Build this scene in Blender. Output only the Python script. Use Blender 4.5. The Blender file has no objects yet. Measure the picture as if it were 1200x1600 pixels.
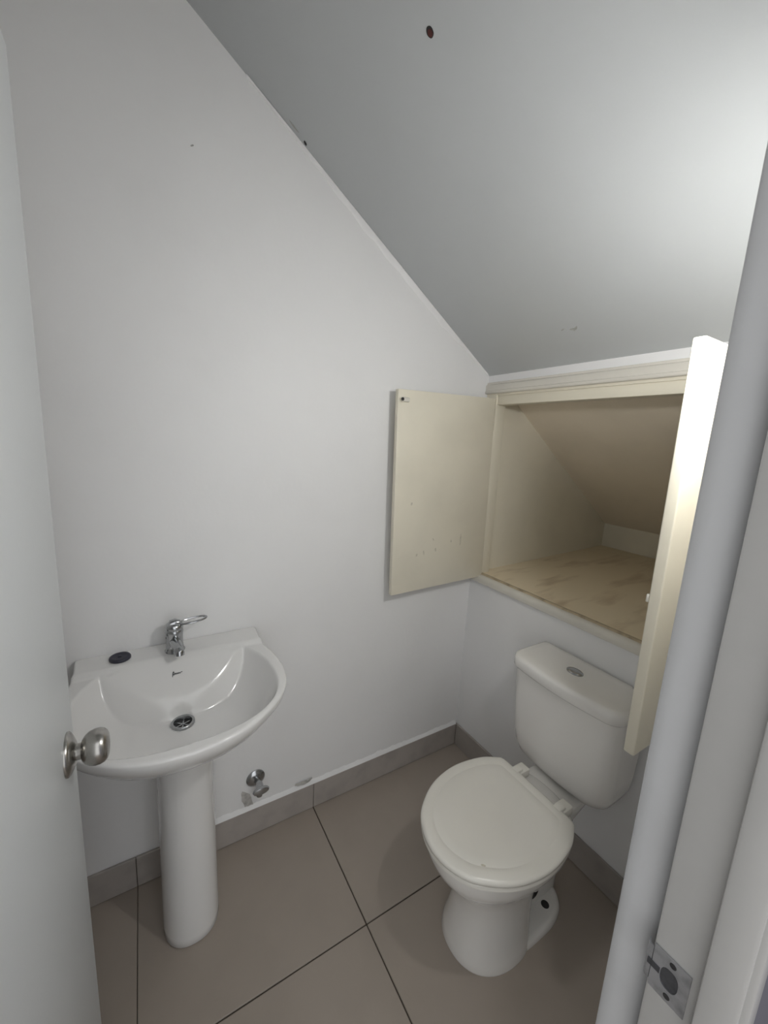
import bpy, bmesh, math, random
from mathutils import Vector, Matrix, noise
PI = math.pi
random.seed(4)
S = bpy.context.scene
C = S.collection

# ------------------------------------------------------------------ camera
cam_d = bpy.data.cameras.new('camera'); cam = bpy.data.objects.new('camera', cam_d); C.objects.link(cam)
F = Vector((0.51479905, 0.83864142, -0.17793961)); R = Vector((0.85600605, -0.51426891, 0.05273639)); U = Vector((0.04728189, 0.17946603, 0.98262728))
m = Matrix.Identity(4)
for i in range(3):
    m[i][0] = R[i]; m[i][1] = U[i]; m[i][2] = -F[i]
m.translation = Vector((-1.27671, -1.28686, 1.4694))
cam.matrix_world = m
cam_d.sensor_fit = 'VERTICAL'; cam_d.sensor_height = 36.0; cam_d.lens = 621.8 / 1600 * 36
cam_d.clip_start = 0.005
S.camera = cam

# ------------------------------------------------------------------ light and exposure
w = bpy.data.worlds.new('hall_daylight'); S.world = w; w.use_nodes = True
bg = w.node_tree.nodes['Background']
bg.inputs[0].default_value = (0.96, 0.98, 1.0, 1); bg.inputs[1].default_value = 1.3
BULB = 345.0
S.view_settings.view_transform = 'Standard'; S.view_settings.look = 'None'
S.view_settings.gamma = 1.0; S.view_settings.use_curve_mapping = False
S.view_settings.exposure = 0.10

# ------------------------------------------------------------------ materials
def mat(name, col, rough=0.5, metal=0.0, mottle=0.0, mscale=6.0, bump=0.0, bscale=200.0, coat=0.0, spec=0.5, col2=None, c2pos=(0.45, 0.7), stretch=None):
    M = bpy.data.materials.new(name); M.use_nodes = True
    nt = M.node_tree; b = nt.nodes['Principled BSDF']
    b.inputs['Base Color'].default_value = (*col, 1); b.inputs['Roughness'].default_value = rough
    b.inputs['Metallic'].default_value = metal
    b.inputs['Coat Weight'].default_value = coat; b.inputs['Coat Roughness'].default_value = 0.08
    b.inputs['Specular IOR Level'].default_value = spec
    tc = nt.nodes.new('ShaderNodeTexCoord'); src = tc.outputs['Object']
    if stretch:
        mp = nt.nodes.new('ShaderNodeMapping'); mp.inputs['Scale'].default_value = stretch
        nt.links.new(src, mp.inputs['Vector']); src = mp.outputs['Vector']
    if mottle > 0 or col2:
        n = nt.nodes.new('ShaderNodeTexNoise'); n.inputs['Scale'].default_value = mscale; n.inputs['Detail'].default_value = 6
        nt.links.new(src, n.inputs['Vector'])
        r = nt.nodes.new('ShaderNodeValToRGB')
        c2 = col2 or tuple(c * (1 - mottle) for c in col)
        r.color_ramp.elements[0].position = c2pos[0]; r.color_ramp.elements[0].color = (*col, 1)
        r.color_ramp.elements[1].position = c2pos[1]; r.color_ramp.elements[1].color = (*c2, 1)
        nt.links.new(n.outputs['Fac'], r.inputs['Fac']); nt.links.new(r.outputs['Color'], b.inputs['Base Color'])
    if bump > 0:
        n2 = nt.nodes.new('ShaderNodeTexNoise'); n2.inputs['Scale'].default_value = bscale; n2.inputs['Detail'].default_value = 4
        nt.links.new(tc.outputs['Object'], n2.inputs['Vector'])
        bp = nt.nodes.new('ShaderNodeBump'); bp.inputs['Strength'].default_value = bump; bp.inputs['Distance'].default_value = 0.004
        nt.links.new(n2.outputs['Fac'], bp.inputs['Height']); nt.links.new(bp.outputs['Normal'], b.inputs['Normal'])
    return M
def emis(name, col, s):
    M = bpy.data.materials.new(name); M.use_nodes = True; b = M.node_tree.nodes['Principled BSDF']
    b.inputs['Base Color'].default_value = (0.8, 0.8, 0.8, 1)
    b.inputs['Emission Color'].default_value = (*col, 1); b.inputs['Emission Strength'].default_value = s
    return M
M = {}
M['wall'] = mat('white_wall_paint', (0.85, 0.845, 0.84), 0.55, mottle=0.035, mscale=3.0, bump=0.10, bscale=70)
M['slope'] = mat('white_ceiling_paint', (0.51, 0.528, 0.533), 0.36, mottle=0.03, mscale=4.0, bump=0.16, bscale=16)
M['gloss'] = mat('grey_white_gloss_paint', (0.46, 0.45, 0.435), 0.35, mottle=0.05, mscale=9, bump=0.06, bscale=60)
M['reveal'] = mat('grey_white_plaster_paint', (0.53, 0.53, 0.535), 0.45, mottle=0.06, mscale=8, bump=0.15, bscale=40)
M['door'] = mat('white_door_paint', (0.64, 0.66, 0.665), 0.38, bump=0.05, bscale=120)
M['cream'] = mat('cream_gloss_paint', (0.80, 0.75, 0.62), 0.36, mottle=0.06, mscale=5, bump=0.08, bscale=60)
M['cream_in'] = mat('cream_matt_paint', (0.84, 0.75, 0.61), 0.55, mottle=0.07, mscale=4, bump=0.08, bscale=60)
M['white_trim'] = mat('off_white_trim_paint', (0.70, 0.67, 0.60), 0.4, mottle=0.06, mscale=7, bump=0.06, bscale=60)
M['board'] = mat('worn_cream_board', (0.84, 0.73, 0.54), 0.6, col2=(0.62, 0.50, 0.34), mscale=5, c2pos=(0.52, 0.72), bump=0.12, bscale=40, stretch=(0.8, 3.0, 1.0))
M['tile'] = mat('grey_beige_porcelain', (0.365, 0.315, 0.268), 0.40, mottle=0.05, mscale=7, bump=0.02, bscale=300)
M['skirt'] = mat('grey_beige_skirting_tile', (0.40, 0.365, 0.335), 0.42, mottle=0.14, mscale=14)
M['grout'] = mat('dark_grout', (0.085, 0.07, 0.055), 0.9, mottle=0.2, mscale=40)
M['ceramic'] = mat('white_glazed_ceramic', (0.80, 0.79, 0.775), 0.12, coat=0.3, mottle=0.02, mscale=3)
M['ceramic_warm'] = mat('warm_white_glazed_ceramic', (0.81, 0.79, 0.755), 0.14, coat=0.25, mottle=0.02, mscale=3)
M['plastic'] = mat('ivory_plastic', (0.80, 0.775, 0.71), 0.25, mottle=0.03, mscale=5)
M['chrome'] = mat('worn_chrome', (0.46, 0.47, 0.48), 0.18, metal=1.0, mottle=0.15, mscale=40)
M['steel'] = mat('satin_stainless_steel', (0.45, 0.435, 0.41), 0.27, metal=1.0, mottle=0.15, mscale=60)
M['zinc'] = mat('dull_zinc_plate', (0.50, 0.505, 0.525), 0.42, metal=0.8, mottle=0.35, mscale=60)
M['dark'] = mat('dark_recess', (0.03, 0.028, 0.028), 0.7, mottle=0.3, mscale=30)
M['recess'] = mat('grey_recess', (0.055, 0.055, 0.06), 0.5, mottle=0.4, mscale=200)
M['worn_edge'] = mat('worn_brown_edge', (0.50, 0.41, 0.28), 0.6, mottle=0.45, mscale=30)
M['rubber'] = mat('blue_black_rubber', (0.028, 0.028, 0.045), 0.45, mottle=0.3, mscale=60)
M['rust'] = mat('dark_red_brown', (0.10, 0.022, 0.018), 0.6, mottle=0.4, mscale=120)
M['smudge'] = mat('grey_smudge', (0.42, 0.415, 0.39), 0.7, mottle=0.25, mscale=80)
M['cream_smudge'] = mat('brown_smudge', (0.66, 0.615, 0.50), 0.5, mottle=0.15, mscale=80)
M['plaster'] = mat('bare_plaster', (0.56, 0.54, 0.51), 0.8, mottle=0.3, mscale=60, bump=0.3, bscale=120)
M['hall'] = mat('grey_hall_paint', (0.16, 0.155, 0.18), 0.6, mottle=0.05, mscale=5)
M['ink'] = mat('dark_print', (0.06, 0.06, 0.065), 0.5, mottle=0.1, mscale=80)
M['bulb'] = emis('lit_bulb', (1.0, 1.0, 0.985), BULB)

# ------------------------------------------------------------------ helpers
def obj(name, bm, material, parent=None, smooth=None, loc=None):
    me = bpy.data.meshes.new(name)
    bmesh.ops.recalc_face_normals(bm, faces=bm.faces[:])
    bm.to_mesh(me); bm.free()
    me.materials.append(M[material] if isinstance(material, str) else material)
    o = bpy.data.objects.new(name, me); C.objects.link(o)
    if smooth is not None:
        for p in me.polygons: p.use_smooth = True
        if smooth < 179:
            me.set_sharp_from_angle(angle=math.radians(smooth))
    if parent is not None:
        o.parent = parent
        o.matrix_parent_inverse = Matrix.Translation(-parent.location) if parent.parent is None else Matrix.Identity(4)
        if parent.parent is not None:
            o.matrix_parent_inverse = Matrix.Identity(4)
    return o
# every mesh is written in world coordinates; things are Empties kept at the origin of the room's
# coordinates offset to their base, so children are shifted back by the parent inverse above.
def thing(name, loc, label, cat, group=None):
    o = bpy.data.objects.new(name, None); C.objects.link(o); o.location = loc
    o.empty_display_size = 0.05
    o['label'] = label; o['category'] = cat
    if group: o['group'] = group
    return o
def struct(o, label=None):
    o['kind'] = 'structure'
    if label: o['label'] = label
    return o
def sub(name, bm, material, part, smooth=None):
    """a child of a mesh part that itself sits under an Empty (or of a structure mesh at the origin)"""
    o = obj(name, bm, material, None, smooth)
    o.parent = part
    o.matrix_parent_inverse = Matrix.Identity(4)
    return o
def box(bm, x0, x1, y0, y1, z0, z1, bev=0.0, seg=2):
    g = bmesh.ops.create_cube(bm, size=1.0)
    for v in g['verts']:
        v.co = Vector((x0 + (v.co.x + .5) * (x1 - x0), y0 + (v.co.y + .5) * (y1 - y0), z0 + (v.co.z + .5) * (z1 - z0)))
    if bev > 0:
        es = set(e for v in g['verts'] for e in v.link_edges)
        bmesh.ops.bevel(bm, geom=list(es), offset=bev, segments=seg, profile=0.5, affect='EDGES')
    return bm
def new(): return bmesh.new()
def prism(bm, poly, axis, a, b, bev=0.0):
    """extrude a 2D polygon; axis 'z': poly (x,y); 'y': poly (x,z); 'x': poly (y,z)"""
    def P(p, t):
        return {'z': (p[0], p[1], t), 'y': (p[0], t, p[1]), 'x': (t, p[0], p[1])}[axis]
    lo = [bm.verts.new(P(p, a)) for p in poly]; hi = [bm.verts.new(P(p, b)) for p in poly]
    n = len(poly)
    fs = [bm.faces.new(lo), bm.faces.new(hi[::-1])]
    for i in range(n): fs.append(bm.faces.new((lo[i], lo[(i + 1) % n], hi[(i + 1) % n], hi[i])))
    if bev > 0:
        es = set(e for f in fs for e in f.edges)
        bmesh.ops.bevel(bm, geom=list(es), offset=bev, segments=2, profile=0.5, affect='EDGES')
    return bm
def loft(bm, rings, cap0=True, cap1=True):
    vs = [[bm.verts.new(p) for p in r] for r in rings]
    n = len(rings[0])
    for a, b in zip(vs, vs[1:]):
        for i in range(n):
            bm.faces.new((a[i], a[(i + 1) % n], b[(i + 1) % n], b[i]))
    if cap0: bm.faces.new(vs[0][::-1])
    if cap1: bm.faces.new(vs[-1])
    return bm
def frame_of(d):
    d = Vector(d).normalized()
    a = Vector((0, 0, 1)) if abs(d.z) < 0.9 else Vector((1, 0, 0))
    x = d.cross(a).normalized(); y = d.cross(x).normalized()
    return d, x, y
def lathe(bm, o, d, prof, n=32):
    """prof: (distance along d, radius)"""
    d, x, y = frame_of(d); o = Vector(o); rings = []
    for t, r in prof:
        rings.append([o + d * t + (x * math.cos(2 * PI * i / n) + y * math.sin(2 * PI * i / n)) * max(r, 1e-5) for i in range(n)])
    return loft(bm, rings)
def tube(bm, pts, rad, n=12, closed=False):
    pts = [Vector(p) for p in pts]; N = len(pts); rings = []
    px = None
    for i, p in enumerate(pts):
        if closed: t = pts[(i + 1) % N] - pts[i - 1]
        else: t = pts[min(i + 1, N - 1)] - pts[max(i - 1, 0)]
        t.normalize()
        if px is None: _, px, _ = frame_of(t)
        px = (px - t * px.dot(t)).normalized(); py = t.cross(px)
        r = rad[i] if isinstance(rad, (list, tuple)) else rad
        rings.append([p + (px * math.cos(2 * PI * k / n) + py * math.sin(2 * PI * k / n)) * r for k in range(n)])
    if closed: rings.append(rings[0])
    if closed:
        vs = [[bm.verts.new(p) for p in r] for r in rings[:-1]]
        for i in range(N):
            a, b = vs[i], vs[(i + 1) % N]
            for k in range(n): bm.faces.new((a[k], a[(k + 1) % n], b[(k + 1) % n], b[k]))
        return bm
    return loft(bm, rings)
def sm(a, b, x):
    t = max(0.0, min(1.0, (x - a) / (b - a))); return t * t * (3 - 2 * t)
def catmull(pts, sub=8):
    out = []; n = len(pts)
    for i in range(n - 1):
        p0, p1, p2, p3 = pts[max(i - 1, 0)], pts[i], pts[i + 1], pts[min(i + 2, n - 1)]
        for k in range(sub):
            t = k / sub
            out.append(tuple(0.5 * ((2 * b) + (-a + c) * t + (2 * a - 5 * b + 4 * c - d) * t * t + (-a + 3 * b - 3 * c + d) * t ** 3)
                             for a, b, c, d in zip(p0, p1, p2, p3)))
    out.append(tuple(pts[-1])); return out
def blob(bm, pts2d, to3, thick):
    """a thin irregular flake: outline pts2d mapped by to3(u, v, h)"""
    lo = [bm.verts.new(to3(u, v, 0)) for u, v in pts2d]; hi = [bm.verts.new(to3(u, v, thick)) for u, v in pts2d]
    n = len(lo); bm.faces.new(lo[::-1]); bm.faces.new(hi)
    for i in range(n): bm.faces.new((lo[i], lo[(i + 1) % n], hi[(i + 1) % n], hi[i]))
    return bm
def ragged(cx, cy, a, b, rot=0.0, n=11, j=0.3):
    """irregular smooth outline"""
    out = []; n = max(n, 18); ph = [random.uniform(0, 2 * PI) for _ in range(3)]
    for i in range(n):
        t = 2 * PI * i / n
        k = 1 + j * (.6 * math.sin(t + ph[0]) + .4 * math.sin(2 * t + ph[1]) + .3 * math.sin(5 * t + ph[2]))
        u, v = a * k * math.cos(t), b * k * math.sin(t)
        out.append((cx + u * math.cos(rot) - v * math.sin(rot), cy + u * math.sin(rot) + v * math.cos(rot)))
    return out

# ------------------------------------------------------------------ dimensions
YF = -1.105            # room face of the doorway wall
XL = -1.66             # left wall
SL = 0.655             # slope of the stair soffit
Z0 = 1.758             # where the soffit meets the cupboard wall
def zc(x): return Z0 - SL * x

# ------------------------------------------------------------------ structure
bm = new(); box(bm, XL - .1, 0.1, 0.0, 0.1, -0.05, 2.95)
wall_back = struct(obj('wall_back', bm, 'wall'))
# cupboard wall: below the sill, above the head, and the strips at both ends of the opening
bm = new()
box(bm, 0.0, 0.10, YF - .125, 0.0, -0.05, 0.862)
box(bm, 0.0, 0.10, YF - .125, 0.0, 1.726, 1.80)
box(bm, 0.0, 0.06, YF - .125, -1.02, 0.862, 1.726)
wall_right = struct(obj('wall_right', bm, 'wall'))
bm = new(); box(bm, XL - .1, XL, YF - .125, 0.0, -0.05, 2.95)
struct(obj('wall_left', bm, 'wall'))
bm = new()   # doorway wall with the opening
box(bm, -0.762, 0.0, YF - .12, YF, -0.05, 2.85)
box(bm, XL, -1.455, YF - .12, YF, -0.05, 2.95)
box(bm, -1.455, -0.785, YF - .12, YF, 1.99, 2.95)
struct(obj('wall_front', bm, 'wall'))
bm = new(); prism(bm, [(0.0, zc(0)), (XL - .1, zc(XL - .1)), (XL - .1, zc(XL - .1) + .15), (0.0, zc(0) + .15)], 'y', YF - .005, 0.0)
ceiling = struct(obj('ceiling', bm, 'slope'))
# floor slab, showing as grout in the joints
bm = new(); box(bm, XL, 0.0, YF - .13, 0.0, -0.06, -0.0035)
floor = struct(obj('floor', bm, 'grout'))
xs = [(XL, -1.3545), (-1.3525, -0.753), (-0.749, -0.001)]
ys = [(YF - .128, -1.062), (-1.058, -0.4605), (-0.4565, -0.001)]
for x0, x1 in xs:
    for y0, y1 in ys:
        bm = new(); box(bm, x0, x1, y0, y1, -0.010, 0.0, 0.0012, 1)
        sub('tile', bm, 'tile', floor, 30)
bm = new(); box(bm, -3.2, 1.6, -3.2, YF - .13, -0.06, -0.002)
hf = struct(obj('floor_hall', bm, 'tile'))
# skirting tiles
bm = new(); box(bm, XL, -0.0005, -0.0065, -0.0005, 0.0005, 0.108)
bb = struct(obj('baseboard_back', bm, 'grout'))
for x0, x1 in [(XL, -1.3545), (-1.3525, -0.7525), (-0.7505, -0.0095)]:
    bm = new(); box(bm, x0, x1, -0.0100, -0.0008, 0.002, 0.1114, 0.0012, 1); sub('skirting_tile', bm, 'skirt', bb, 30)
bm = new(); box(bm, -0.0065, -0.0005, YF, -0.011, 0.0005, 0.108)
br = struct(obj('baseboard_right', bm, 'grout'))
for y0, y1 in [(YF, -0.4595), (-0.4575, -0.0105)]:
    bm = new(); box(bm, -0.0100, -0.0008, y0, y1, 0.002, 0.1114, 0.0012, 1); sub('skirting_tile', bm, 'skirt', br, 30)

bm = new(); box(bm, -0.755, -0.0105, YF + .0005, YF + .0065, 0.0005, 0.108)
bf = struct(obj('baseboard_front', bm, 'grout'))
bm = new(); box(bm, -0.757, -0.0105, YF + .0008, YF + .0100, 0.002, 0.1114, 0.0012, 1); sub('skirting_tile', bm, 'skirt', bf, 30)

def ragged_strip(pts_fn, n, w_fn):
    bm = new(); rings = []
    for i in range(n + 1):
        t = i / n; rings.append(pts_fn(t, w_fn(t)))
    return loft(bm, rings)
# white filler bead between skirting and back wall, rougher to the left
def wfn(t): return 0.007 + 0.006 * abs(noise.noise(Vector((t * 34, 0, 0)))) + (0.005 * abs(noise.noise(Vector((t * 60, 3, 0)))) if t < .75 else 0)
def bead(t, wd):
    x = -1.20 + t * 1.19
    return [(x, 0.0, .110), (x, -.0095, .1105), (x, -.0085, .1105 + wd * .45), (x, 0.0, .111 + wd * 1.7)]
struct(obj('trim_1', ragged_strip(bead, 150, wfn), 'wall', None, 40), 'white filler bead on top of the skirting')
# thicker plaster fillet where the back wall meets the sloping soffit
def fil(t, wd):
    x = -0.01 - t * 0.98; z = zc(x)
    a = 0.0045
    return [(x, 0, z), (x, -a, z - .001), (x, -a * .8, z - wd), (x, 0.0, z - wd * 1.25)]
def fw(t): return (0.006 + 0.016 * sm(0, .3, t) * sm(1.0, .55, t)) * (1 + .35 * noise.noise(Vector((t * 20, 1, 5))))
struct(obj('trim_2', ragged_strip(fil, 90, fw), 'wall', None, 40), 'paint-filled seam between wall and sloping soffit')

# ---- door frame on the right of the doorway
bm = new()
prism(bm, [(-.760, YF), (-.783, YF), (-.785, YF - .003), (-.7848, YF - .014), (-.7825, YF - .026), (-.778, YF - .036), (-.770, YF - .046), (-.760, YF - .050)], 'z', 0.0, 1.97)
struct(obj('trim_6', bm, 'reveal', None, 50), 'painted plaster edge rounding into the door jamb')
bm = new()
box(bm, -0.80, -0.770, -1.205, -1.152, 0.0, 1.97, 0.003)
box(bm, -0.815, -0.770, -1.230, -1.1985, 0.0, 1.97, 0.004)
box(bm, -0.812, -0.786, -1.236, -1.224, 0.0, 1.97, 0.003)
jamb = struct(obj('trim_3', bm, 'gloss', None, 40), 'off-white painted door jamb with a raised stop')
bm = new(); box(bm, -0.785, 1.4, -1.2345, YF - .119, 0, 2.6)
struct(obj('wall_hall', bm, 'hall'))
bm = new(); box(bm, -0.42, -0.30, -3.2, -1.236, 0, 2.6)  # unseen slab added to block hall daylight from the right
struct(obj('hall_light_blocker', bm, 'hall'))
bm = new()
box(bm, -1.475, -1.440, -1.205, -1.120, 0.0, 1.97, 0.003)
box(bm, -1.475, -1.425, -1.230, -1.1985, 0.0, 1.97, 0.004)
struct(obj('trim_4', bm, 'gloss', None, 40))
bm = new(); box(bm, -1.475, -0.77, -1.205, -1.152, 1.97, 1.992); struct(obj('trim_5', bm, 'gloss'))

# strike plate let into the jamb: plate with the latch hole, a lip bent round the edge
sp = new()
yl, yr, zb, zt = -1.1530, -1.1885, 0.866, 0.923
hy0, hy1, hz0, hz1 = -1.160, -1.1815, 0.8800, 0.9085
ang = 20
cy, cz = (hy0 + hy1) / 2 - .0012, (hz0 + hz1) / 2
inner = []; outer = []
for i in range(24):
    t = 2 * PI * i / 24; c, s_ = math.cos(t), math.sin(t)
    k = 1 / max(abs(c), abs(s_))
    rr = 1 / ((abs(c) ** 2.6 + abs(s_) ** 2.6) ** (1 / 2.6))
    inner.append((cy + c * rr * .0088, cz + s_ * rr * .0135))
    oy = cy + c * k * .0178; oz = cz + s_ * k * .0285
    outer.append((oy, oz))
def ringx(pts, x): return [sp.verts.new((x, p[0], p[1])) for p in pts]
o1 = ringx(outer, -.8005); o2 = ringx(outer, -.8022); i2 = ringx(inner, -.8022); i1 = ringx(inner, -.8005)
for a, b in ((o1, o2), (o2, i2), (i2, i1)):
    for i in range(24): sp.faces.new((a[i], a[(i + 1) % 24], b[(i + 1) % 24], b[i]))
# lip
lip = [(-.8005, -1.1535), (-.8022, -1.1535), (-.8018, -1.1495), (-.7990, -1.1470), (-.7960, -1.1465), (-.7960, -1.1480), (-.7985, -1.1490), (-.8000, -1.1505)]
prism(sp, [(x, y) for x, y in lip], 'z', .872, .917)
plate = sub('strike_plate', sp, 'zinc', jamb, 40); plate['label'] = 'dull zinc strike plate'
bm = new(); box(bm, -.8012, -.8004, cy - .0095, cy + .0095, cz - .0145, cz + .0145); sub('latch_hole', bm, 'recess', plate)
bm = new(); box(bm, -.8028, -.8021, -1.1625, -1.1500, cz - .0028, cz + .0050); sub('latch_slot', bm, 'recess', plate)
for z in (.9160, .8730):
    bm = new(); lathe(bm, (-.8021, cy - .001, z), (-1, 0, 0), [(0, .0034), (.0006, .0032), (.0009, .0022), (.0004, .0)], 14); sub('screw', bm, 'dark', plate, 40)

# ---- the entrance door, standing open on the left
bm = new(); box(bm, -1.440, -1.400, -1.118, -0.500, 0.008, 1.945, 0.006, 3)
door = struct(obj('door_1', bm, 'door', None, 40), 'white painted flush door standing open at the left')
bm = new(); lathe(bm, (-1.400, -.572, .955), (1, 0, 0), [(0, .0335), (.003, .0335), (.0055, .031), (.009, .024), (.012, .0165), (.0125, .0125)], 40)
rose = sub('door_rose', bm, 'steel', door, 50)
bm = new(); lathe(bm, (-1.391, -.572, .955), (1, 0, 0), [(0, .0125), (.005, .0122), (.0095, .0125), (.011, .0165), (.0145, .0215), (.020, .0255), (.027, .0275), (.034, .0275), (.040, .0255), (.044, .0215), (.0462, .016), (.047, .008), (.0472, 0)], 48)
knob = sub('door_knob', bm, 'steel', door, 50); knob['label'] = 'round satin steel door knob'
bm = new(); box(bm, -1.4275, -1.4125, -.5005, -.4990,   .925, .985, .0004, 1); sub('latch_plate', bm, 'steel', door)
for z in (.25, 1.70):
    bm = new(); lathe(bm, (-1.394, -1.128, z), (0, 0, 1), [(0, .006), (.09, .006)], 14); sub('hinge', bm, 'steel', door, 40)

# ---- hole, chips and marks on soffit and wall (own children of the ceiling)
nrm = Vector((-SL, 0, -1)).normalized(); tx = Vector((-1, 0, SL)).normalized(); ty = Vector((0, -1, 0))
def on_slope(x, y):
    o = Vector((x, y, zc(x)))
    return lambda u, v, h: o + tx * u + ty * v + nrm * h
f = on_slope(-.757, -.516)
bm = new(); blob(bm, ragged(0, 0, .0088, .0078, 0, 16, .08), f, .0008); sub('cable_hole', bm, 'dark', ceiling)
bm = new(); blob(bm, ragged(-.0012, .000, .0058, .0054, 0, 14, .08), f, .0016); q = sub('cable_end', bm, 'rust', ceiling); q['label'] = 'dark red cable end'
f = on_slope(-.829, -.014)
bm = new(); blob(bm, ragged(0, 0, .0065, .003, .4, 10, .3), f, .002); sub('plaster_chip', bm, 'dark', ceiling)
f = on_slope(-.862, -.020)
bm = new(); blob(bm, ragged(0, 0, .016, .0028, .1, 13, .4), f, .0008); sub('plaster_chip', bm, 'smudge', ceiling)
for x, y, a, b, r_ in ((-.118, -.462, .010, .004, .8), (-.120, -.452, .004, .007, .1), (-.125, -.425, .006, .002, 1.2)):
    f = on_slope(x, y); bm = new(); blob(bm, ragged(0, 0, a, b, r_, 10, .4), f, .0006); sub('smudge', bm, 'smudge', ceiling)

# ------------------------------------------------------------------ built-in cupboard under the stairs
cup = thing('wall_cupboard', (0.0, -0.53, 0.865), 'cream built-in cupboard under the sloping soffit with both doors open', 'cupboard')
YA, YB = -0.058, -0.955     # clear opening
bm = new()   # face frame
box(bm, -0.004, 0.055, YA, -0.001, 0.890, 1.726, 0.002)
box(bm, -0.004, 0.055, -1.02, YB, 0.890, 1.726, 0.002)
box(bm, -0.002, 0.055, -1.018, -0.003, 1.674, 1.720, 0.002)
box(bm, 0.003, 0.054, YB - .001, YA + .001, 1.638, 1.6745, 0.002)
obj('face_frame', bm, 'cream', cup, 40)
bm = new()
prism(bm, [(0.0, 1.683), (-.013, 1.683), (-.0165, 1.686), (-.0165, 1.694), (-.014, 1.696), (-.014, 1.716), (-.012, 1.719), (-.007, 1.722), (-.007, 1.729), (0.0, 1.731)], 'y', -1.02, -0.001)
obj('head_moulding', bm, 'white_trim', cup, 50)
bm = new()
prism(bm, [(0.055, .862), (-.006, .862), (-.0135, .8665), (-.0145, .878), (-.0135, .889), (-.008, .8965), (0.0, .8985), (0.055, .899)], 'y', -1.02, -0.0008)
obj('sill', bm, 'white_trim', cup, 50)
bm = new()   # shelf board rising a little to the back
prism(bm, [(0.008, .902), (1.0, .936), (1.0, .92), (0.008, .880)], 'y', -1.07, -0.03)
obj('shelf_board', bm, 'board', cup)
bm = new()   # curled worn front edge of the shelf covering
rings = []
for i in range(61):
    y = -1.0 + i / 60 * .95; k = noise.noise(Vector((y * 14, 0, 2))) * .003
    rings.append([(0.004 + k, y, .8985), (0.006 + k, y, .9035 + abs(k)), (0.016 + k, y, .9048), (0.020, y, .8990)])
loft(bm, rings); obj('shelf_edge_strip', bm, 'worn_edge', cup, 40)
bm = new(); prism(bm, [(0.05, .86), (1.03, .86), (1.03, 1.06), (0.05, 1.755)], 'y', -0.032, -0.001); obj('side_panel', bm, 'cream', cup)
bm = new(); prism(bm, [(0.05, .86), (1.03, .86), (1.03, 1.06), (0.05, 1.755)], 'y', -1.10, -1.07); obj('side_panel', bm, 'cream', cup)
bm = new(); prism(bm, [(0.055, 1.722), (1.03, 1.034), (1.03, 1.07), (0.055, 1.76)], 'y', -1.07, -0.032); obj('soffit_panel', bm, 'cream_in', cup)
bm = new(); box(bm, 0.985, 1.03, -1.07, -0.032, .86, 1.072); obj('back_board', bm, 'cream', cup)

def cup_door(flat):
    """flat: door in its own plane: hinge edge at x 0, free edge at x -0.49, z .886..1.662"""
    pass
# left leaf: swung against the back wall, sagging slightly at its free edge
bm = new(); box(bm, -0.487, -0.002, -0.060, -0.041, 0.890, 1.662, 0.002)
for v in bm.verts:
    k = (-v.co.x) / .487
    v.co.z -= 0.013 * k; v.co.x -= 0.020 * (v.co.z - .89) / .77 - .012
    v.co.y -= 0.006 * k
ld = obj('cupboard_door', bm, 'cream', cup, 40); ld['label'] = 'left cupboard door, its inner face showing'
bm = new(); box(bm, -0.484, -0.450, -0.0775, -0.0655, 1.606, 1.622, .004)
def kid(name, bm, mt, par, smooth=40):
    o = obj(name, bm, mt, None, smooth); o.parent = par
    o.matrix_parent_inverse = par.matrix_parent_inverse.inverted() @ Matrix.Identity(4) if False else Matrix.Identity(4)
    return o
kid('catch', bm, 'white_trim', ld)
bm = new(); lathe(bm, (-.4815, -.0772, 1.6145), (0, -1, 0), [(0, .0060), (.001, .0058), (.0012, 0)], 14); kid('catch_screw', bm, 'dark', ld)
for x, z, a, b, r_ in ((-.138, 1.075, .004, .022, 0), (-.405, 1.235, .004, .006, 0), (-.33, 1.035, .003, .009, .1), (-.365, 1.03, .004, .006, 0), (-.27, 1.04, .004, .007, 0), (-.285, 1.085, .003, .006, .5), (-.19, 1.07, .003, .006, 0)):
    bm = new(); blob(bm, ragged(0, 0, a, b, r_, 9, .35), lambda u, v, h: Vector((x + u, -.0602 - .006 * (-x) / .487 - h, z + v)), .0004); kid('scuff', bm, 'cream_smudge', ld, None)
for z in (1.02, 1.53):
    bm = new(); lathe(bm, (-.002, -.036, z), (0, 0, 1), [(0, .005), (.06, .005)], 12); kid('hinge', bm, 'cream', ld)
# right leaf: standing straight out into the room
bm = new(); box(bm, -0.500, -0.006, -0.971, -0.951, 0.886, 1.660, 0.003, 3)
for v in bm.verts:
    v.co.x += 0.018 * (1.66 - v.co.z) / .77
rd = obj('cupboard_door', bm, 'cream', cup, 40); rd['label'] = 'right cupboard door standing out edge-on'
bm = new(); lathe(bm, (-.385, -.971, 1.232), (0, -1, 0), [(0, .007), (.010, .007), (.012, .012), (.020, .014), (.026, .011), (.027, 0)], 20); kid('cupboard_knob', bm, 'white_trim', rd)
bm = new(); box(bm, -.488, -.480, -.951, -.946, 1.20, 1.215, .001); kid('catch', bm, 'white_trim', rd)
for z in (1.02, 1.53):
    bm = new(); lathe(bm, (-.002, -.975, z), (0, 0, 1), [(0, .005), (.06, .005)], 12); kid('hinge', bm, 'cream', rd)

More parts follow.
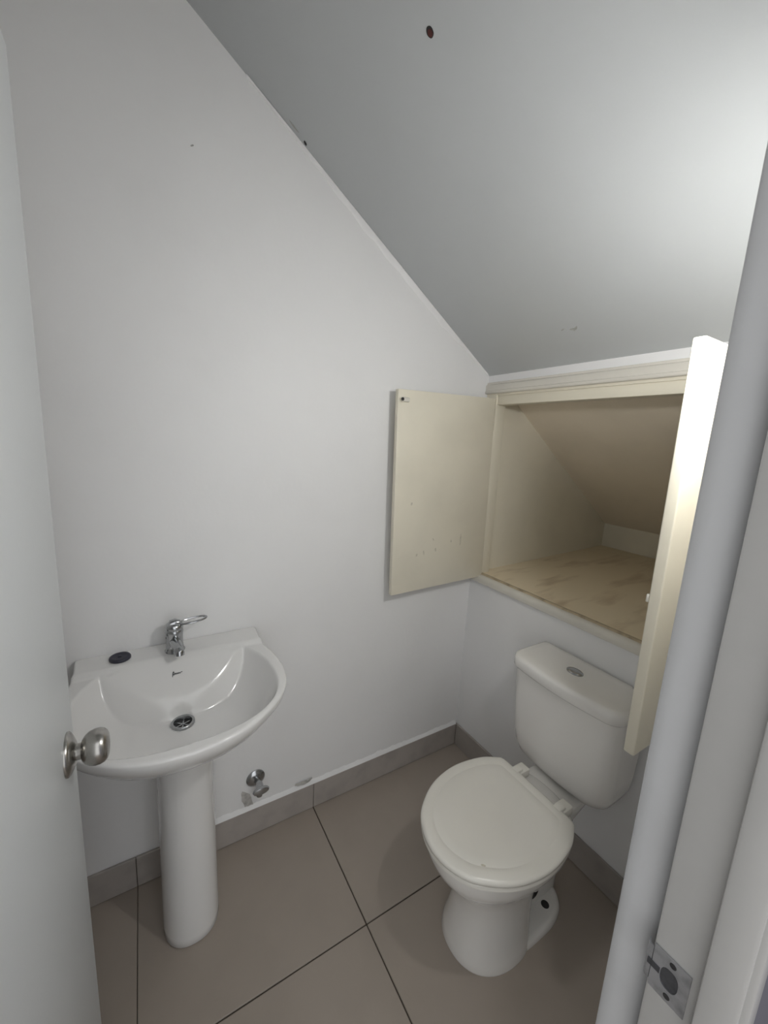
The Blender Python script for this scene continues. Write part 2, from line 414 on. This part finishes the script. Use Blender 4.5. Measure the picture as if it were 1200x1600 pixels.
# ------------------------------------------------------------------ toilet
YC = -0.625
toi = thing('toilet', (-0.36, YC, 0.0), 'white close-coupled ceramic toilet with its lid closed, below the cupboard', 'toilet')
N = 64
def egg(uf, ub, hw, z, yc=YC - .012, pf=2.2, pb=2.6, um=None):
    """ring: front end uf, back end ub (distance from the wall), half width hw"""
    um = um if um is not None else ub + (uf - ub) * 0.45
    out = []
    for i in range(N):
        t = 2 * PI * i / N; c, s_ = math.cos(t), math.sin(t)
        p = pf if c >= 0 else pb
        L = (uf - um) if c >= 0 else (um - ub)
        u = um + L * math.copysign(abs(c) ** (2 / p), c); v = hw * math.copysign(abs(s_) ** (2 / p), s_)
        out.append((-u, yc + v, z))
    return out
bm = new()
secs = [(0.0, .566, .300, .118), (.006, .568, .300, .119), (.03, .563, .300, .113), (.08, .552, .298, .104), (.14, .546, .29, .098), (.19, .549, .28, .098), (.235, .568, .262, .106),
        (.27, .594, .245, .124), (.300, .622, .230, .146), (.325, .642, .215, .158), (.350, .652, .205, .167), (.378, .656, .2, .170), (.390, .655, .2, .169), (.394, .648, .205, .162)]
loft(bm, [egg(uf, ub, hw, z, pb=2.4) for z, uf, ub, hw in secs])
# trap way behind, rear deck carrying the cistern, and the foot
tr = [(0.0, .36, .13, .050), (.10, .36, .12, .046), (.2, .37, .10, .050), (.28, .36, .08, .060), (.34, .36, .045, .078), (.380, .36, .035, .088), (.388, .35, .04, .082)]
loft(bm, [egg(uf, ub, hw, z, pf=3, pb=3.5) for z, uf, ub, hw in tr])
ft = [(0.0, .52, .150, .112), (.012, .52, .150, .112), (.022, .516, .155, .107), (.026, .50, .165, .097)]
loft(bm, [egg(uf, ub, hw, z, pf=3, pb=2.8, um=.30) for z, uf, ub, hw in ft])
bowl = obj('bowl', bm, 'ceramic_warm', toi, 60)
bm = new(); lathe(bm, (-.232, YC - .012 - .068, .0255), (0, 0, 1), [(0, .0125), (.0012, .0125), (.0016, .010), (.001, 0)], 18)
kid('fixing_hole', bm, 'dark', bowl)
bm = new(); lathe(bm, (-.232, YC - .012 + .068, .0255), (0, 0, 1), [(0, .0125), (.0012, .0125), (.0016, .010), (.001, 0)], 18)
kid('fixing_hole', bm, 'dark', bowl)
# dark outlet recess at the side of the trap
bm = new(); lathe(bm, (-.262, YC - .012 - .040, .075), (.2, -1, .1), [(0, .030), (.006, .026), (.0095, .018), (.004, 0)], 18)
kid('outlet_recess', bm, 'dark', bowl)
# seat and lid
def dshape(uf, ub, hw, hb, z, yc=YC - .014):
    """lid outline: nearly straight back edge of half width hb at ub, full half width hw further out, round front uf"""
    side = catmull([(ub, 0), (ub, hb * .6), (ub + .002, hb * .95), (ub + .018, hb * 1.07), (ub + .06, hw * .905), (ub + .11, hw * .97), (ub + .165, hw), (ub + .22, hw * .975),
                    (ub + .275, hw * .895), (ub + .325, hw * .75), (uf - .035, hw * .53), (uf - .008, hw * .25), (uf, 0)], 5)
    pts = [(-u, yc + v, z) for u, v in side] + [(-u, yc - v, z) for u, v in side[-2:0:-1]]
    return pts
bm = new()
UB, UF, HW, HB = .268, .676, .186, .136
base = dshape(UF, UB, HW, HB, 0)
mid = (-.470, YC - .014)
def inset(k, z):
    return [(mid[0] + (x - mid[0]) * (1 - k / .205), mid[1] + (y - mid[1]) * (1 - k / .186), z) for x, y, _ in base]
loft(bm, [inset(.007, .3965), inset(.002, .400), inset(.002, .4095), inset(.005, .4120)])
obj('seat', bm, 'plastic', toi, 50)
bm = new()
loft(bm, [inset(k, z - .0065) for k, z in ((.004, .4190), (.0, .4215), (.0, .429), (.0025, .4330), (.008, .4355), (.022, .4370), (.0335, .4374), (.0348, .4368), (.0362, .4368), (.0378, .4376), (.06, .4382), (.12, .4388))])
lid = obj('lid', bm, 'plastic', toi, 60)
bm = new(); blob(bm, ragged(0, 0, .0025, .006, .6, 9, .3), lambda u, v, h: Vector((-.590 + u, -.735 + v, .4312 + h)), .0006); kid('scuff', bm, 'cream_smudge', lid, None)
for yy in (-.565, -.722):
    bm = new(); box(bm, -.268, -.222, yy - .019, yy + .019, .3955, .424, .006)
    box(bm, -.282, -.250, yy - .013, yy + .013, .412, .432, .005)
    obj('seat_hinge', bm, 'plastic', toi, 40)
# cistern
def cring(u0, u1, hw, z, bow, r, yc=YC + .002):
    """plan: straight back at u0, bowed front u1 (+bow at the middle), corners of radius r"""
    pts = []
    n = 14
    def f(v): return u1 + bow * (1 - (v / hw) ** 2)
    for i in range(7):     # back right corner to front right
        t = PI / 2 * i / 6; rb = r * .35
        pts.append((u0 + rb - rb * math.cos(t), -hw + rb - rb * math.sin(t)) if False else (u0 + rb * (1 - math.cos(t)), -(hw - rb * (1 - math.sin(t)))))
    for i in range(9):
        t = PI / 2 * i / 8; v = hw - r + r * math.cos(t)
        pts.append((f(hw - r) - r + r * math.sin(t), -v) if True else None)
    for i in range(1, n):
        v = -(hw - r) + 2 * (hw - r) * i / n
        pts.append((f(v), v))
    for i in range(9):
        t = PI / 2 * (1 - i / 8); v = hw - r + r * math.cos(t)
        pts.append((f(hw - r) - r + r * math.sin(t), v))
    for i in range(7):
        t = PI / 2 * (1 - i / 6); rb = r * .35
        pts.append((u0 + rb * (1 - math.cos(t)), hw - rb * (1 - math.sin(t))))
    return [(-u, yc + v, z) for u, v in pts]
bm = new()
tk = [(.388, .045, .132, .120, .012, .05), (.394, .03, .148, .148, .014, .055), (.408, .02, .160, .163, .016, .06), (.438, .014, .170, .173, .017, .06), (.49, .012, .176, .178, .018, .055),
      (.58, .012, .180, .182, .019, .05), (.66, .012, .183, .185, .020, .048), (.728, .012, .185, .187, .020, .045)]
loft(bm, [cring(u0, u1, hw, z, bow, r) for z, u0, u1, hw, bow, r in tk])
obj('cistern', bm, 'ceramic_warm', toi, 60)
bm = new()
lk = [(.7225, .014, .188, .186, .021, .045), (.7225, .009, .194, .191, .021, .048), (.727, .008, .197, .193, .021, .05), (.752, .008, .196, .193, .021, .05), (.760, .010, .192, .190, .021, .05), (.7640, .018, .182, .182, .021, .05), (.7652, .04, .155, .155, .02, .045)]
loft(bm, [cring(u0, u1, hw, z, bow, r) for z, u0, u1, hw, bow, r in lk])
cl = obj('cistern_lid', bm, 'ceramic_warm', toi, 60)
bm = new()
d0 = Vector((-.112, YC + .006, .7648))
rings = []
for h, k in ((0, 1.0), (.003, 1.0), (.0045, .93), (.0035, .84), (.0045, .80), (.0055, .6), (.0056, .05)):
    rings.append([d0 + Vector((.0205 * k * math.cos(t), .027 * k * math.sin(t), h)) for t in [2 * PI * i / 36 for i in range(36)]])
loft(bm, rings); kid('flush_button', bm, 'chrome', cl)
bm = new()
for k, (u, v, a, b) in enumerate(((-.024, -.788, .0022, .0055), (-.022, -.777, .002, .004), (-.026, -.795, .002, .003))):
    pass
for dy in (0, .0065, .0125):
    box(bm, -.0275, -.0215, -.7700 + dy, -.7660 + dy, .7636, .7645)
kid('maker_mark', bm, 'smudge', cl, None)

# ------------------------------------------------------------------ wash basin on its pedestal
XC = -1.218
bas = thing('wash_basin', (XC, -0.2, 0.0), 'white ceramic pedestal wash basin fixed to the back wall', 'wash basin')
half = catmull([(0, -.0005), (.12, -.0005), (.215, -.0005), (.236, -.0015), (.2430, -.010), (.2415, -.04), (.240, -.078), (.2465, -.115), (.2575, -.165), (.263, -.215), (.262, -.268), (.247, -.333), (.209, -.393), (.143, -.447), (.072, -.477), (0, -.486)], 6)
outline = half + [(-x, y) for x, y in half[-2:0:-1]]
NO = len(outline)
bc = (0.0, -.245)
def smax(a, b, k):
    h = max(0.0, min(1.0, .5 + .5 * (a - b) / k)); return b * (1 - h) + a * h + k * h * (1 - h)
def smin(a, b, k): return -smax(-a, -b, k)
def bz(x, y, e):
    """height of the glazed top; e = distance inward from the outline"""
    mid_ = 1 - sm(.125, .165, abs(x))
    deck = .816 + .0120 * max(sm(-.102, -.088, y), mid_ * sm(-.15, -.11, y))
    yy = y + .262
    s = ((abs(x) / .234) ** 2.4 + (abs(yy) / (.194 if yy < 0 else .225)) ** 2.4) ** (1 / 2.4)
    bowl = .816 - .116 * (1 - s ** 4.8) if s < 1 else .816 + .5 * (s - 1)
    d = (-.187 + 2.75 * x * x) - y                      # beyond the lip of the sloping apron
    soft = .006 * math.log(1 + math.exp(max(-40, min(40, d / .006))))
    pl = .826 - .98 * (-y - .098) - 1.1 * soft
    inner = smax(bowl, pl, .008)
    z = smin(deck, inner, .004 + .012 * mid_ * sm(-.22, -.13, y))
    # drain dish
    d = math.hypot(x - .002, y + .225)
    z += (.7005 - z) * sm(.040, .028, d)
    z -= .012 * sm(.0265, .0215, d)
    rim = .007
    if e < rim: z -= .006 * (1 - math.sqrt(max(0, 1 - ((rim - e) / rim) ** 2)))
    return z
bm = new(); NR = 64; rings = []
for j in range(NR + 1):
    t = (j / NR)
    k = 1 - t if t < .999 else .0
    # denser near the rim
    kk = 1 - (t ** 1.5)
    ring = []
    for x, y in outline:
        px, py = bc[0] + (x - bc[0]) * kk, bc[1] + (y - bc[1]) * kk
        e = math.hypot(x - bc[0], y - bc[1]) * (1 - kk) * .86
        ring.append((XC + px, py if j else min(py, -.0005), bz(px, py, e)))
    rings.append(ring)
# underside, from the rim downward: (scale about the pedestal head, z)
under = []
for kx, ky, z in ((1.0, 1.0, .808), (.997, .997, .800), (.982, .985, .786), (.945, .955, .766), (.90, .92, .745), (.78, .83, .712), (.64, .73, .688), (.50, .63, .670), (.36, .56, .660)):
    under.append([(XC + x * kx, y * ky if y < -.01 else y, z) for x, y in outline])
rings = under[::-1] + rings
vs = [[bm.verts.new(p) for p in r] for r in rings[:-1]]
for a, b in zip(vs, vs[1:]):
    for i in range(NO): bm.faces.new((a[i], a[(i + 1) % NO], b[(i + 1) % NO], b[i]))
cv = bm.verts.new(rings[-1][0])
for i in range(NO): bm.faces.new((vs[-1][i], vs[-1][(i + 1) % NO], cv))
bm.faces.new(vs[0][::-1])
basin = obj('basin', bm, 'ceramic', bas, 60)
# pedestal: rounded column, flatter towards the wall
def pring(hw, yf, yb, z):
    out = []; n = 56; ym = yf + (yb - yf) * .52
    for i in range(n):
        t = 2 * PI * i / n; c, s_ = math.cos(t), math.sin(t)
        L = (yb - ym) if s_ > 0 else (ym - yf)
        out.append((XC + .007 + hw * math.copysign(abs(c) ** .88, c), ym + L * math.copysign(abs(s_) ** .88, s_), z))
    return out
bm = new()
pr = [(.001, .0735, -.258), (.006, .0765, -.262), (.03, .0765, -.261), (.12, .0755, -.255), (.25, .0745, -.249), (.40, .073, -.245), (.52, .073, -.245), (.60, .076, -.250), (.64, .082, -.258), (.670, .094, -.272)]
loft(bm, [pring(hw, yf, -.088, z) for z, hw, yf in pr])
obj('pedestal', bm, 'ceramic', bas, 50)
# waste
bm = new(); zd = .7005
dc = Vector((XC + .002, -.225, zd + .0008))
lathe(bm, dc, (0, 0, 1), [(-.02, .029), (.004, .029), (.0058, .027), (.0050, .0225), (-.004, .0195), (-.0052, .0195), (-.006, 0)], 36)
waste = obj('waste', bm, 'chrome', bas, 50)
bm = new(); lathe(bm, dc + Vector((0, 0, -.0055)), (0, 0, 1), [(0, .0190), (.0008, .0188), (.0009, 0)], 24); kid('waste_opening', bm, 'dark', waste)
bm = new(); lathe(bm, dc + Vector((0, 0, -.004)), (0, 0, 1), [(0, .0050), (.0022, .0045), (.003, 0)], 16)
for i in range(3):
    a = PI * i / 3 + .35; d = Vector((math.cos(a), math.sin(a), 0)); nn = Vector((-d.y, d.x, 0))
    p0, p1 = dc - d * .0185, dc + d * .0185
    lo = [p + nn * s_ * .0017 + Vector((0, 0, z)) for z in (-.0045, -.0025) for p, s_ in ((p0, -1), (p1, -1), (p1, 1), (p0, 1))]
    v = [bm.verts.new(p) for p in lo]
    for q in ((0, 3, 2, 1), (4, 5, 6, 7), (0, 1, 5, 4), (1, 2, 6, 5), (2, 3, 7, 6), (3, 0, 4, 7)): bm.faces.new([v[k] for k in q])
kid('waste_grate', bm, 'chrome', waste)
# maker's script mark on the sloping back of the bowl
bm = new()
def onb(x, y, h=.0005): return Vector((XC + x, y, bz(x, y, .1) + h))
scr = [(-.014, -.1365), (-.0125, -.1290), (-.0105, -.1265), (-.0095, -.1300), (-.0118, -.1330), (-.009, -.1325), (-.007, -.1300), (-.0058, -.1325), (-.004, -.1300), (-.0025, -.1325), (-.0005, -.1300), (.001, -.1325), (.003, -.1300), (.005, -.1322), (.008, -.1300), (.0115, -.1300)]
tube(bm, [onb(x, y, .0006) for x, y in catmull(scr, 4)], .0009, 6)
kid('maker_mark', bm, 'ink', basin)
# tap
tapc = Vector((XC - .001, -.056, .8262))
bm = new(); lathe(bm, tapc, (0, 0, 1), [(-.004, .0270), (.003, .0270), (.006, .0240), (.020, .0225), (.040, .0222), (.052, .0230), (.060, .0240), (.066, .0232), (.070, .0205)], 32)
# spout forward
sp_pts = catmull([(tapc.x, tapc.y - .008, tapc.z + .030), (tapc.x + .001, tapc.y - .030, tapc.z + .036), (tapc.x + .004, tapc.y - .052, tapc.z + .037), (tapc.x + .006, tapc.y - .066, tapc.z + .034), (tapc.x + .007, tapc.y - .074, tapc.z + .028)], 6)
tube(bm, sp_pts, [.0165 - .0045 * min(1, i / 14) for i in range(len(sp_pts))], 18)
e = Vector(sp_pts[-1]); lathe(bm, e + Vector((0, .002, .006)), (0, -.25, -1), [(0, .0115), (.004, .0128), (.013, .0128), (.014, .0105), (.012, 0)], 22)
tap = obj('tap', bm, 'chrome', bas, 50); tap['label'] = 'small chrome mixer tap'
bm = new()   # domed cap and looped lever pointing to the right
lathe(bm, tapc + Vector((0, 0, .068)), (.10, 0, 1), [(0, .0225), (.006, .0240), (.013, .0228), (.019, .0175), (.0225, .009), (.0235, 0)], 28)
pL = []
for i in range(40):
    t = 2 * PI * i / 40
    a, b = math.cos(t), math.sin(t)
    u = .050 + .037 * a
    pL.append(tapc + Vector((u,   .0165 * b - .004, .083 + .10 * (u - .005))))
tube(bm, pL, .0030, 8, True)
tube(bm, [tapc + Vector((-.008, -.002, .084)), tapc + Vector((.004, -.003, .088)), tapc + Vector((.016, -.004, .0875))], [.013, .012, .007], 12)
kid('lever', bm, 'chrome', tap)
bm = new(); lathe(bm, tapc + Vector((-.0195, -.004, .046)), (-1, -.2, 0), [(0, .003), (.003, .003), (.0035, 0)], 10); kid('lever_stop', bm, 'dark', tap)

# loose plug on the deck
pc = Vector((XC - .137, -.046, .8268))
bm = new(); lathe(bm, pc, (0, 0, 1), [(0, .0235), (.002, .0262), (.006, .0265), (.009, .0250), (.0102, .021), (.0090, .017), (.0086, .006), (.0110, .004), (.0112, 0)], 32)
pg = obj('basin_plug', bm, 'rubber', None, 50)
pg['label'] = 'blue-black round rubber plug lying on the basin deck left of the tap'; pg['category'] = 'plug'

# ------------------------------------------------------------------ stop valve low on the back wall
vx, vz = -.972, .232
val = thing('stop_valve', (vx, -0.02, vz), 'chrome angle stop valve low on the back wall above the skirting', 'valve')
bm = new(); lathe(bm, (vx - .004, -.0005, vz), (0, -1, 0), [(0, .033), (.003, .033), (.006, .030), (.010, .020), (.012, .013)], 30); obj('escutcheon', bm, 'chrome', val, 40)
bm = new(); lathe(bm, (vx, -.008, vz), (0, -1, 0), [(0, .0095), (.030, .0095), (.031, .013), (.048, .013), (.050, .010)], 20)
lathe(bm, (vx, -.040, vz + .010), (0, 0, -1), [(0, .011), (.022, .011), (.024, .0085), (.036, .0085), (.037, .011), (.050, .011), (.0505, .0085), (.046, 0)], 20)
obj('valve_body', bm, 'chrome', val, 40)
bm = new()
hr = []
for k in range(2):
    hr.append(None)
d0 = Vector((vx, -.056, vz))
rings = []
for h, kk in ((0, .55), (.002, .9), (.008, 1.0), (.013, .92), (.015, .6), (.0152, .05)):
    rings.append([d0 + Vector((.029 * kk * math.cos(t), -h, .014 * kk * math.sin(t))) for t in [2 * PI * i / 28 for i in range(28)]])
loft(bm, rings)
lathe(bm, (vx, -.048, vz), (0, -1, 0), [(0, .006), (.01, .006)], 14)
obj('valve_handle', bm, 'chrome', val, 40)
bm = new(); lathe(bm, (vx, -.040, vz - .0365), (0, 0, -1), [(0, .0075), (.0008, .0075), (.001, 0)], 14); obj('valve_outlet', bm, 'dark', val)
# bare plaster patch and chips beside it
onw = lambda u, v, h: Vector((u, -.0003 - h, v))
bm = new(); blob(bm, ragged(-1.010, .150, .018, .040, .35, 16, .35), onw, .0007); sub('plaster_patch', bm, 'plaster', wall_back)
bm = new(); blob(bm, ragged(-.800, .132, .030, .006, -.05, 14, .4), lambda u, v, h: Vector((u, -.006 - h, v)), .004); sub('plaster_chip', bm, 'plaster', wall_back)
bm = new(); blob(bm, ragged(-.772, .138, .012, .004, .5, 10, .4), lambda u, v, h: Vector((u, -.0095 - h, v)), .002); sub('plaster_chip', bm, 'smudge', wall_back)
bm = new(); blob(bm, ragged(-1.127, 2.19, .004, .002, .5, 8, .3), onw, .0006); sub('smudge', bm, 'smudge', wall_back)

# ------------------------------------------------------------------ lamp on the doorway wall, beside the opening
lx, ly, lz = -0.600, YF, 1.745
lamp = thing('wall_lamp', (lx, ly, lz), 'bare lit bulb in a white holder on the doorway wall', 'lamp')
bm = new(); lathe(bm, (lx, ly, lz), (0, 1, 0), [(0, .030), (.006, .030), (.010, .024), (.030, .016), (.034, .010)], 24)
ax = Vector((0, 0, -1)); p0 = Vector((lx, ly + .034, lz + .006))
lathe(bm, p0, ax, [(-.004, .010), (0, .0175), (.028, .0165), (.032, .013)], 24); obj('lamp_holder', bm, 'plastic', lamp, 50)
bm = new(); lathe(bm, p0 + ax * .031, ax, [(0, .012), (.010, .0145), (.024, .0190), (.038, .0212), (.050, .0200), (.060, .013), (.064, 0)], 24); obj('bulb', bm, 'bulb', lamp, 180)
